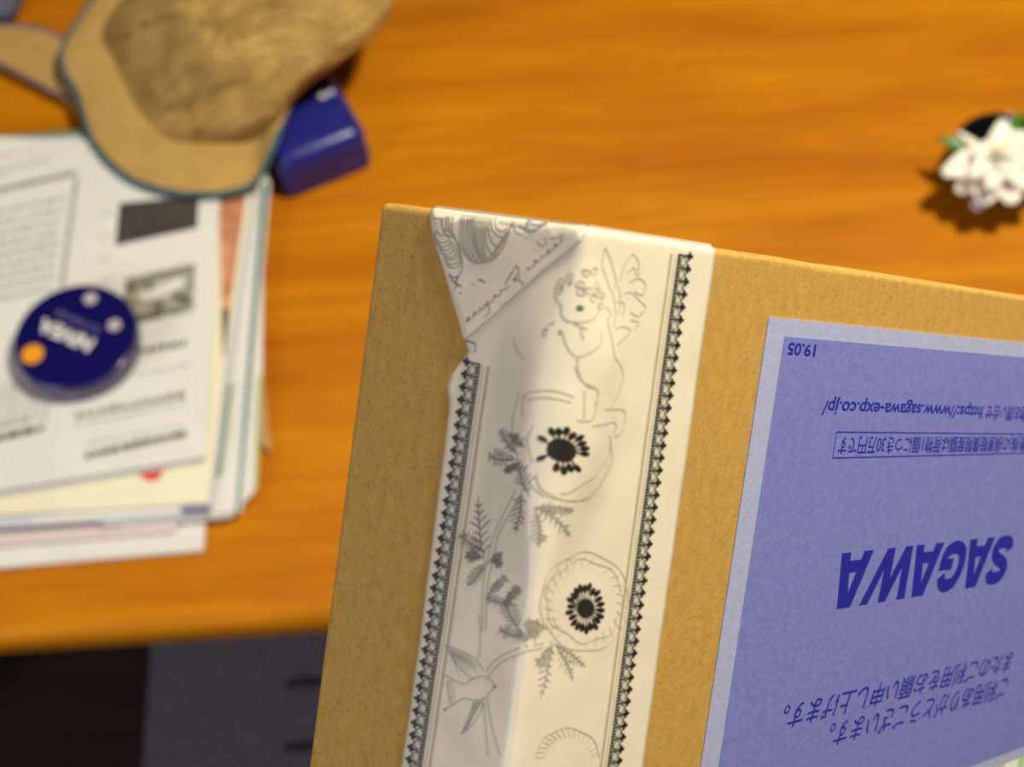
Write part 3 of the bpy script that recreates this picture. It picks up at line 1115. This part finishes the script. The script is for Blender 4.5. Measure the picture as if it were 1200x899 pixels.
# scroll work on the folded flap
ink = Ink(0.0002, flap_lift)
A_ = lambda pts: C(490, 240, 4.995, pts)
for pl in ([(265, 75), (255, 170), (265, 260), (300, 320), (345, 345)], [(300, 78), (290, 170), (300, 270), (340, 340)], [(330, 80), (322, 180), (345, 280), (385, 345)],
           [(360, 85), (350, 180), (365, 270), (395, 340)], [(395, 88), (385, 170), (395, 260), (415, 325)], [(345, 345), (420, 335), (490, 280), (530, 200), (555, 120)],
           [(420, 320), (480, 240), (510, 190)], [(440, 92), (440, 140), (470, 180), (510, 195), (545, 160)], [(460, 95), (470, 140), (500, 160), (530, 140)],
           [(560, 110), (580, 160), (620, 185)], [(600, 130), (660, 160), (700, 150)],
           [(108, 165), (120, 215), (160, 225), (200, 205)], [(112, 190), (130, 240), (180, 245), (205, 215)], [(122, 225), (150, 265), (190, 265), (215, 225)],
           [(132, 255), (160, 290), (205, 285), (230, 235)], [(145, 284), (180, 310), (225, 300), (245, 240)], [(158, 312), (200, 325), (240, 310), (255, 260)],
           [(155, 75), (150, 130), (175, 180), (200, 190), (215, 170)], [(180, 72), (175, 130), (195, 170)], [(215, 75), (210, 150), (225, 190), (245, 240)],
           [(280, 76), (272, 170), (282, 266), (318, 332)], [(315, 79), (306, 175), (322, 275), (362, 344)], [(345, 82), (336, 180), (355, 275), (390, 343)],
           [(378, 86), (368, 170), (380, 265), (405, 332)], [(410, 90), (402, 170), (410, 240), (440, 300)], [(425, 92), (420, 160), (440, 220), (470, 250)],
           [(450, 300), (500, 230), (525, 160)], [(115, 150), (140, 180), (165, 175), (170, 140)], [(165, 330), (205, 350), (245, 335), (258, 290)],
           [(175, 350), (210, 372), (248, 360), (262, 320)], [(195, 76), (192, 130), (205, 175), (230, 215)], [(640, 110), (690, 135), (760, 125)], [(700, 215), (730, 245), (760, 225), (745, 200)],
           [(780, 200), (820, 195), (860, 180)], [(102, 88), (130, 82), (150, 100)], [(240, 230), (260, 300), (265, 380), (240, 430)]):
    ink.line(A_(pl), 1.7)
ink.build('scroll_print', M['tape_mid'], flap)
ink = Ink(0.0002, flap_lift)
for pl in ([(345, 345), (390, 342), (430, 330), (470, 300)], [(190, 410), (215, 430), (245, 420), (230, 460), (262, 480)], [(205, 440), (235, 470), (225, 490)],
           [(360, 440), (382, 446), (400, 460)], [(240, 225), (250, 245)], [(175, 180), (200, 190), (215, 180)], [(325, 465), (332, 470)], [(255, 515), (262, 522)]):
    ink.line(A_(pl), 1.9)
# handwriting along the diagonal
wr = []
rw = random.Random(11)
for k in range(120):
    t = k / 119
    x, y = 285 + t * 590, 690 - t * 500
    gap = int(t * 9) in (4,)
    amp = 18 + 10 * math.sin(t * 31) + 8 * math.sin(t * 77)
    dx, dy = -0.65, -0.76
    w_ = math.sin(t * 2 * math.pi * 15)
    ww = math.cos(t * 2 * math.pi * 15)
    wr.append((x + amp * w_ * 0.5 + 7 * ww, y - amp * w_ * 0.75 + 4 * ww))
for a, b in ((0, 50), (56, 66), (72, 118)):
    ink.line(A_(wr[a:b]), 1.0, per=3)
ink.line(A_([(520, 470), (560, 400), (590, 360), (600, 400), (580, 440), (615, 450), (630, 470)]), 1.3)
ink.line(A_([(390, 590), (420, 590), (430, 630), (405, 660)]), 1.0)
ink.build('script_print', M['tape_dark'], flap)

# cherub, petals: light olive lines
lt = Ink()
B_ = lambda pts: C(600, 260, 4.0875, pts)
for pl in ([(240, 270), (225, 320), (230, 370), (255, 400), (258, 450), (275, 475), (320, 480), (365, 460), (390, 420), (400, 380)],
           [(190, 500), (178, 540), (200, 548)], [(205, 492), (230, 480)], [(245, 515), (262, 540)], [(258, 530), (270, 600), (300, 645), (330, 630), (385, 580), (400, 520)],
           [(318, 500), (325, 560)], [(300, 490), (340, 510)], [(430, 460), (445, 540), (460, 640)], [(460, 640), (505, 690), (520, 740), (490, 820), (440, 890)],
           [(300, 650), (305, 730), (330, 780), (375, 800), (355, 870)], [(440, 120), (425, 200), (440, 260), (460, 330)], [(440, 120), (470, 200), (490, 290), (470, 330)],
           [(570, 150), (530, 210), (510, 280)], [(570, 150), (600, 190), (600, 260)], [(545, 240), (580, 220), (590, 260)], [(555, 290), (600, 270), (635, 300), (620, 350), (580, 330)],
           [(530, 340), (570, 340), (610, 380), (635, 410), (600, 450), (560, 430)], [(490, 380), (530, 390), (520, 450)], [(560, 470), (600, 480), (580, 520)],
           [(470, 510), (520, 500), (560, 520), (520, 560), (480, 580)], [(470, 330), (480, 420), (465, 500)], [(500, 300), (510, 370), (495, 440)], [(430, 400), (455, 440), (440, 460)]):
    lt.line(B_(pl), 1.8)
C_ = lambda pts: C(500, 400, 4.496, pts)
for pl in ([(770, 130), (790, 200), (850, 240), (855, 290), (830, 400), (765, 410)], [(800, 250), (790, 400)], [(905, 352), (1000, 355), (1035, 370), (1035, 430), (1010, 490), (975, 495)],
           [(830, 435), (900, 430), (960, 420), (985, 440), (970, 480)], [(945, 500), (945, 590), (910, 650)], [(540, 290), (600, 265), (680, 260), (760, 290)], [(570, 310), (650, 295), (750, 320)],
           [(600, 700), (620, 780), (700, 830), (800, 820), (900, 740), (945, 640)], [(720, 790), (790, 740), (860, 700), (900, 640)], [(480, 0), (500, 50), (545, 95)],
           [(520, 280), (500, 340), (480, 420), (490, 480), (560, 520)], [(560, 280), (540, 340), (545, 400)], [(600, 440), (570, 520), (590, 640)], [(740, 770), (720, 790), (690, 800)]):
    lt.line(C_(pl), 1.7)


def curl(ink_, x, y, r, turns=1.2, w=1.5, ph=0.0):
    n_ = 14
    ink_.line([(x + r * (1 - 0.6 * k / n_) * math.cos(ph + turns * 2 * math.pi * k / n_), y + r * (1 - 0.6 * k / n_) * math.sin(ph + turns * 2 * math.pi * k / n_)) for k in range(n_ + 1)], w, smooth=False)


for k, (x, y) in enumerate(((250, 285), (290, 262), (330, 300), (356, 330), (400, 342), (372, 362), (330, 335), (395, 300), (420, 352), (405, 402), (350, 245), (385, 235), (240, 330))):
    curl(lt, 600 + x / 4.0875, 260 + y / 4.0875, 5.0, ph=k)


# anemone petals
def ring_line(ink_, cx, cy, rx, ry, wob, w, a0=0.0, a1=2 * math.pi, ph=0, n_=36):
    ink_.line([(cx + rx * (1 + wob * math.sin(7 * t + ph)) * math.cos(t), cy + ry * (1 + wob * math.sin(7 * t + ph)) * math.sin(t))
               for t in [a0 + (a1 - a0) * q / n_ for q in range(n_ + 1)]], w, smooth=False)


ring_line(lt, 684, 705, 52, 58, 0.025, 1.5)
ring_line(lt, 684, 708, 46, 52, 0.04, 1.3, 3.4, 6.0, 1)
ring_line(lt, 686, 708, 40, 44, 0.05, 1.2, 0.2, 2.8, 2)
ring_line(lt, 672, 700, 34, 46, 0.05, 1.2, 2.0, 4.6, 3)
for t in range(26):
    a = t * 0.2417
    r0_, r1_ = 0.72, 0.93
    lt.line([(684 + 52 * r0_ * math.cos(a), 705 + 58 * r0_ * math.sin(a)), (684 + 52 * r1_ * math.cos(a + .12), 705 + 58 * r1_ * math.sin(a + .12))], 0.8)
ring_line(lt, 664, 530, 50, 56, 0.03, 1.4, -0.4, 2.6)
ring_line(lt, 664, 888, 37, 35, 0.02, 1.6, math.pi, 2 * math.pi)
for t in range(16):
    a = math.pi + (t + .5) * math.pi / 16
    lt.line([(664 + 26 * math.cos(a), 888 + 24 * math.sin(a)), (664 + 36 * math.cos(a - .1), 888 + 34 * math.sin(a - .1))], 0.9)
lt.build('cherub_print', M['tape_light'], tape)

# stems and bird: mid grey
md = Ink(0.00005)
D_ = lambda pts: C(480, 560, 4.286, pts)
E_ = lambda pts: C(470, 720, 3.871, pts)
for pl in ([(560, 60), (480, 190), (430, 290), (395, 420), (375, 560), (370, 770)], [(590, 80), (500, 210), (450, 300), (420, 430), (395, 570), (388, 770)]):
    md.line(D_(pl), 1.5)
for pl in ([(390, 260), (430, 210), (520, 160), (640, 130)], [(400, 285), (450, 225), (540, 180), (640, 150)],
           [(205, 140), (260, 160), (340, 200), (380, 255)], [(205, 140), (240, 200), (290, 260), (330, 290)], [(190, 265), (240, 295), (290, 315), (320, 295)],
           [(320, 300), (360, 280), (400, 290), (430, 325), (410, 350), (390, 375), (340, 390), (290, 380), (240, 410), (205, 430)], [(215, 300), (225, 380), (240, 410)],
           [(330, 400), (320, 450), (280, 540)], [(280, 540), (330, 500), (370, 430), (380, 380)], [(360, 0), (365, 120), (360, 200)], [(395, 380), (420, 520), (455, 640)], [(380, 400), (390, 520), (400, 640)]):
    md.line(E_(pl), 1.5)
for k in range(7):
    t = (k + 1) / 8
    md.line(E_([(205 + 120 * t, 140 + 45 * t), (215 + 150 * t, 150 + 130 * t)]), 1.1)
    md.line(E_([(205 + 20, 150 + 10), (250 + 130 * t, 270 - 40 * t)]), 0.8)
    md.line(E_([(335 + 40 * t, 395), (285 + 25 * t, 535 - 25 * t)]), 1.4)
    md.line(E_([(217 + 2 * k, 300 + 15 * k), (240 + 3 * k, 298 + 15 * k)]), 1.0)
md.build('bird_print', M['tape_mid'], tape)

# pinnate leaves and dark accents
dk = Ink(0.00009)
rl = random.Random(5)


def frond(base, tip, wd, n_=7, dark=True):
    bx_, by_ = base
    dx, dy = tip[0] - bx_, tip[1] - by_
    L = math.hypot(dx, dy)
    ux, uy = dx / L, dy / L
    ink_ = Ink(0.00009)
    ink_.line([base, (bx_ + dx * .5 + uy * 2, by_ + dy * .5 - ux * 2), tip], 1.7, taper=True)
    left, right = [], []
    for k in range(n_):
        t = 0.15 + 0.8 * k / n_
        w = wd * 1.45 * math.sin(math.pi * (0.15 + 0.8 * t)) * rl.uniform(.55, 1.15)
        for sg in (-1, 1):
            p = (bx_ + dx * t, by_ + dy * t)
            q = (p[0] + ux * w * .8 + sg * uy * w, p[1] + uy * w * .8 - sg * ux * w)
            ink_.line([p, ((p[0] + q[0]) / 2 + ux, (p[1] + q[1]) / 2 + uy), q], rl.uniform(1.3, 2.0), taper=True)
            (left if sg < 0 else right).append(q)
    ink_.build('leaf_print', M['tape_dark'] if dark else M['tape_mid'], tape)


md2 = Ink(0.00008)
dC = lambda x, y: (500 + x / 4.496, 400 + y / 4.496)
dD = lambda x, y: (480 + x / 4.286, 560 + y / 4.286)
dE = lambda x, y: (470 + x / 3.871, 720 + y / 3.871)
frond(dC(520, 600), dC(400, 460), 7)
frond(dC(520, 620), dC(325, 610), 7)
frond(dC(530, 640), dC(430, 690), 6)
frond(dC(560, 560), dC(470, 490), 5)
frond(dC(570, 820), dC(515, 620), 8)
frond(dD(590, 60), dD(545, 280), 7)
frond(dD(380, 420), dD(350, 95), 8)
frond(dD(390, 380), dD(255, 280), 8)
frond(dD(380, 400), dD(285, 385), 6)
frond(dD(390, 420), dD(295, 545), 6)
frond(dD(400, 430), dD(475, 375), 5, 6)
frond(dD(420, 410), dD(470, 440), 4, 5)
frond(dD(540, 640), dD(385, 600), 6)
frond(dD(400, 590), dD(495, 490), 6)
frond(dD(480, 630), dD(560, 545), 6)
frond(dD(560, 770), dD(480, 610), 7)
frond(dD(600, 800), dD(450, 760), 6)
for b_, t_ in ((dD(640, 150), dD(800, 150)), (dD(650, 140), dD(790, 290)), (dD(650, 150), dD(655, 350)), (dE(640, 70), dE(545, 110)), (dE(680, 110), dE(625, 385)),
               (dE(690, 130), dE(615, 240)), (dE(690, 130), dE(830, 235)), (dE(700, 140), dE(775, 300)), (dE(660, 60), dE(560, 40))):
    frond(b_, t_, 6, 7, False)
dk.disc(*dE(430, 328), 1.8)
dk.disc(*dE(205, 432), 1.6)
dk.disc(600 + 322 / 4.0875, 260 + 412 / 4.0875, 3.0, 3.4)
for (x, y) in ((255, 315), (290, 295), (340, 320), (380, 345), (250, 530), (195, 520)):
    md2.disc(600 + x / 4.0875, 260 + y / 4.0875, 2.0, 2.0)
dk.line(C(490, 240, 4.995, [(285, 795), (345, 815)]), 2.0)
dk.line(C(490, 240, 4.995, [(345, 815), (340, 870)]), 1.2)
tag(dk.build('accent_print', M['tape_dark'], tape), kind='stuff')
tag(md2.build('pale_accent_print', M['tape_mid'], tape), kind='stuff')

def stamens(cx, cy, rc, rx, ry, patchy):
    bk = Ink(0.0001)
    bk.disc(cx, cy, rc, rc * 1.15, 14)
    n_ = 22
    for k in range(n_):
        a = 2 * math.pi * k / n_ + 0.1
        if patchy and k in (1, 2, 7, 8, 10, 11, 12, 14):
            continue
        j = 1 + 0.07 * math.sin(k * 2.7)
        x, y = cx + rx * j * math.cos(a), cy + ry * j * math.sin(a)
        bk.disc(x, y, 5.2, 2.9, 8, a)
        bk.line([(cx + rc * math.cos(a), cy + rc * math.sin(a)), (x, y)], 1.5, smooth=False)
    bk.build('anemone_centre_print', M['tape_black'], tape)


stamens(656, 527, 12, 20, 22, True)
stamens(684.5, 712, 10, 18, 24, False)


# ---- shipping label
def flat_poly(name, pts, y0, y1, material, parent):
    """thin sheet on the wide face: pts (x, z), from depth y0 to y1 (negative = proud)"""
    n_ = len(pts)
    vs_ = [(x, y0, z) for x, z in pts] + [(x, y1, z) for x, z in pts]
    fs_ = [tuple(range(n_, 2 * n_)), tuple(range(n_ - 1, -1, -1))] + [(i, (i + 1) % n_, (i + 1) % n_ + n_, i + n_) for i in range(n_)]
    bmq = bmesh.new()
    vq = [bmq.verts.new(v) for v in vs_]
    for f_ in fs_:
        bmq.faces.new([vq[i] for i in f_])
    return bm_obj(name, bmq, material, parent)


def rect_from(tl, bot_px, right_px):
    xl, zt = on_right(*tl)
    zb = on_right(*bot_px)[1]
    xr = on_right(*right_px)[0]
    return xl, xr, zb, zt


xl, zt = on_right(900, 371)
xl2, _ = on_right(829, 840)
xl = (xl + xl2) / 2
xr = on_right(1209, 870)[0]
zb = on_right(1184, 891)[1]
# small skew so that both edges follow the print
sk = (xl2 - on_right(900, 371)[0])
LX0, LX1 = on_right(900, 371)[0], on_right(820, 899)[0]
zl1 = on_right(820, 899)[1]
ztr = on_right(1200, 402)
slope_t = (ztr[1] - zt) / (ztr[0] - LX0)
LABEL = [(LX0, zt), (xr, zt + slope_t * (xr - LX0)), (xr, zb), (LX0 + (LX1 - LX0) * (zb - zt) / (zl1 - zt), zb)]
slip = flat_poly('address_slip', [(xr - 0.07, zb + 0.004), (xr + 0.03, zb + 0.004), (xr + 0.03, zb - 0.04), (xr - 0.07, zb - 0.04)], 0.0, -0.00015, M['slip'], par)
for k in range(5):
    xa = xr - 0.05 + k * 0.014
    flat_poly('slip_print', [(xa, zb + 0.002), (xa + 0.005, zb + 0.002), (xa + 0.005, zb - 0.03), (xa, zb - 0.03)], -0.00015, -0.0002, M['slip_green'], slip)
label = flat_poly('shipping_label', LABEL, 0.0, -0.0003, M['label'], par)
label['label'] = 'blue courier shipping label with upside-down blue lettering'
pl_, pt_ = on_right(919, 396), on_right(842, 899)
mg = 0.0038
PX0, PX1 = on_right(917, 398)[0], on_right(841, 899)[0]
pz = on_right(917, 394)[1]
flat_poly('printed_panel', [(PX0, pz), (xr - mg, pz + slope_t * (xr - LX0)), (xr - mg, zb + mg * .8), (PX0 + (PX1 - PX0), zb + mg * .8)], -0.0003, -0.00036, M['label_panel'], label)


def label_text(name, body, p0, p1, cap_px, bold=0.0, shear=0.0, cap_unit=0.72, parent=label, y=-0.00039, dup=0.0):
    """upside-down print: baseline from photo pixel p0 (reading start, right) to p1 (left end)"""
    vs_, fs_, L = text_geo(body, bold, shear)
    x0, z0 = on_right(*p0)
    x1_, z1_ = on_right(*p1)
    mid = ((p0[0] + p1[0]) / 2, (p0[1] + p1[1]) / 2)
    _, zm0 = on_right(*mid)
    _, zm1 = on_right(mid[0], mid[1] + cap_px)
    cap = abs(zm1 - zm0)
    out = []
    for tx, ty in vs_:
        x = x0 + (x1_ - x0) * tx / L
        z = z0 + (z1_ - z0) * tx / L - ty / cap_unit * cap
        out.append((x, y, z))
    fs_ = [f_[::-1] for f_ in fs_]
    if dup:
        # heavier strokes: the same outline laid down again a hair to the side
        n_ = len(out)
        base, bf = list(out), list(fs_)
        for q, (ox, oz) in enumerate(((dup, 0), (0, dup * 0.7))):
            out += [(x + ox, y_ - 0.000004 * (q + 1), z + oz) for x, y_, z in base]
            fs_ += [tuple(i + n_ * (q + 1) for i in f_) for f_ in bf]
    return mesh_obj(name, out, fs_, M['label_ink'], parent)


label_text('lettering', '19.05', (955, 404.5), (922.5, 401.5), 14, 0.03)
label_text('lettering', 'https://www.sagawa-exp.co.jp/', (1151, 476.5), (963, 469.5), 15.5, 0.02, 0.08)
label_text('lettering', 'お荷物お問い合せ', (1217, 478.5), (1155, 476), 14, 0, 0.05, dup=0.00012)
label_text('lettering', '佐川急便(株)の損害賠償限度額は荷物1個につき30万円です', (1226, 513.0), (982.5, 513.5), 15, 0, 0, dup=0.00012)
label_text('lettering', 'ご利用ありがとうございます。', (1180, 795), (972, 850), 20, 0, 0.22, dup=0.00014)
label_text('lettering', 'またのご利用をお願い申し上げます。', (1186, 765), (918, 829), 20, 0, 0.22, dup=0.00014)
# frame round the boxed sentence
f0, f1, f2, f3 = on_right(978.7, 506), on_right(1232, 508.8), on_right(1232, 530), on_right(974, 536.5)


def stroke(p, q, w):
    d = Vector((q[0] - p[0], q[1] - p[1])).normalized()
    nx, nz_ = -d.y * w / 2, d.x * w / 2
    return [(p[0] + nx, p[1] + nz_), (q[0] + nx, q[1] + nz_), (q[0] - nx, q[1] - nz_), (p[0] - nx, p[1] - nz_)]


bmq = bmesh.new()
for p, q in ((f0, f1), (f1, f2), (f2, f3), (f3, f0)):
    vq = [bmq.verts.new((x, -0.00039, z)) for x, z in stroke(p, q, 0.0003)]
    bmq.faces.new(vq)
bm_obj('text_frame', bmq, M['label_ink'], label)


# bold slanted logo letters, drawn as outlines
def thick(pts, w):
    c = catmull(pts, 6)
    qs = []
    for i in range(len(c) - 1):
        row = []
        for k in (i, i + 1):
            a, b = c[max(k - 1, 0)], c[min(k + 1, len(c) - 1)]
            dx, dy = b[0] - a[0], b[1] - a[1]
            L = math.hypot(dx, dy)
            row.append(((c[k][0] - dy / L * w / 2, c[k][1] + dx / L * w / 2), (c[k][0] + dy / L * w / 2, c[k][1] - dx / L * w / 2)))
        qs.append([row[0][0], row[0][1], row[1][1], row[1][0]])
    return qs


GL = {
    'A': (1.0, [[(0, 0), (.31, 1), (.5, 1), (.5, .74), (.30, 0)], [(1, 0), (.72, 0), (.5, .74), (.5, 1), (.72, 1)], [(.3405, .15), (.6754, .15), (.61, .37), (.40, .37)]]),
    'W': (1.5, [[(0, 1), (.27, 1), (.36, .40), (.66, 1), (.90, 1), (.96, .40), (1.24, 1), (1.5, 1), (1.0, 0), (.75, 0), (.69, .56), (.40, 0), (.15, 0)]]),
    'S': (.86, thick([(.78, .70), (.70, .84), (.5, .875), (.28, .84), (.17, .70), (.28, .57), (.48, .50), (.66, .41), (.72, .28), (.62, .15), (.42, .125), (.20, .16), (.12, .30)], .26)),
    'G': (1.0, thick([(.84, .66), (.74, .82), (.55, .875), (.30, .80), (.16, .52), (.22, .24), (.46, .125), (.70, .15), (.84, .26), (.86, .46)], .26) + [[(.5, .34), (.73, .34), (.73, .56), (.5, .56)], [(.73, .46), (.99, .46), (.99, .56), (.73, .56)]]),
}
x, quads = 0.0, []
for ch in 'SAGAWA':
    wdt, qs = GL[ch]
    for q in qs:
        quads.append([(x + a + 0.16 * b, b) for a, b in q])
    x += wdt + (0.03 if ch in 'SG' else -0.03)
xs = [p[0] for q in quads for p in q]
X0, X1 = min(xs), max(xs)
pa, pb = on_right(1188, 626.5), on_right(985, 648)
cap = abs(on_right(1086, 637 + 59)[1] - on_right(1086, 637)[1])
lv, lf_ = [], []
for q in quads:
    k = len(lv)
    for a, b in q:
        t = (a - X0) / (X1 - X0)
        lv.append((pa[0] + (pb[0] - pa[0]) * t, -0.00039, pa[1] + (pb[1] - pa[1]) * t - b * cap))
    lf_.append(tuple(range(k, k + len(q))))
logo = mesh_obj('logo_lettering', lv, lf_, M['label_ink'], label)
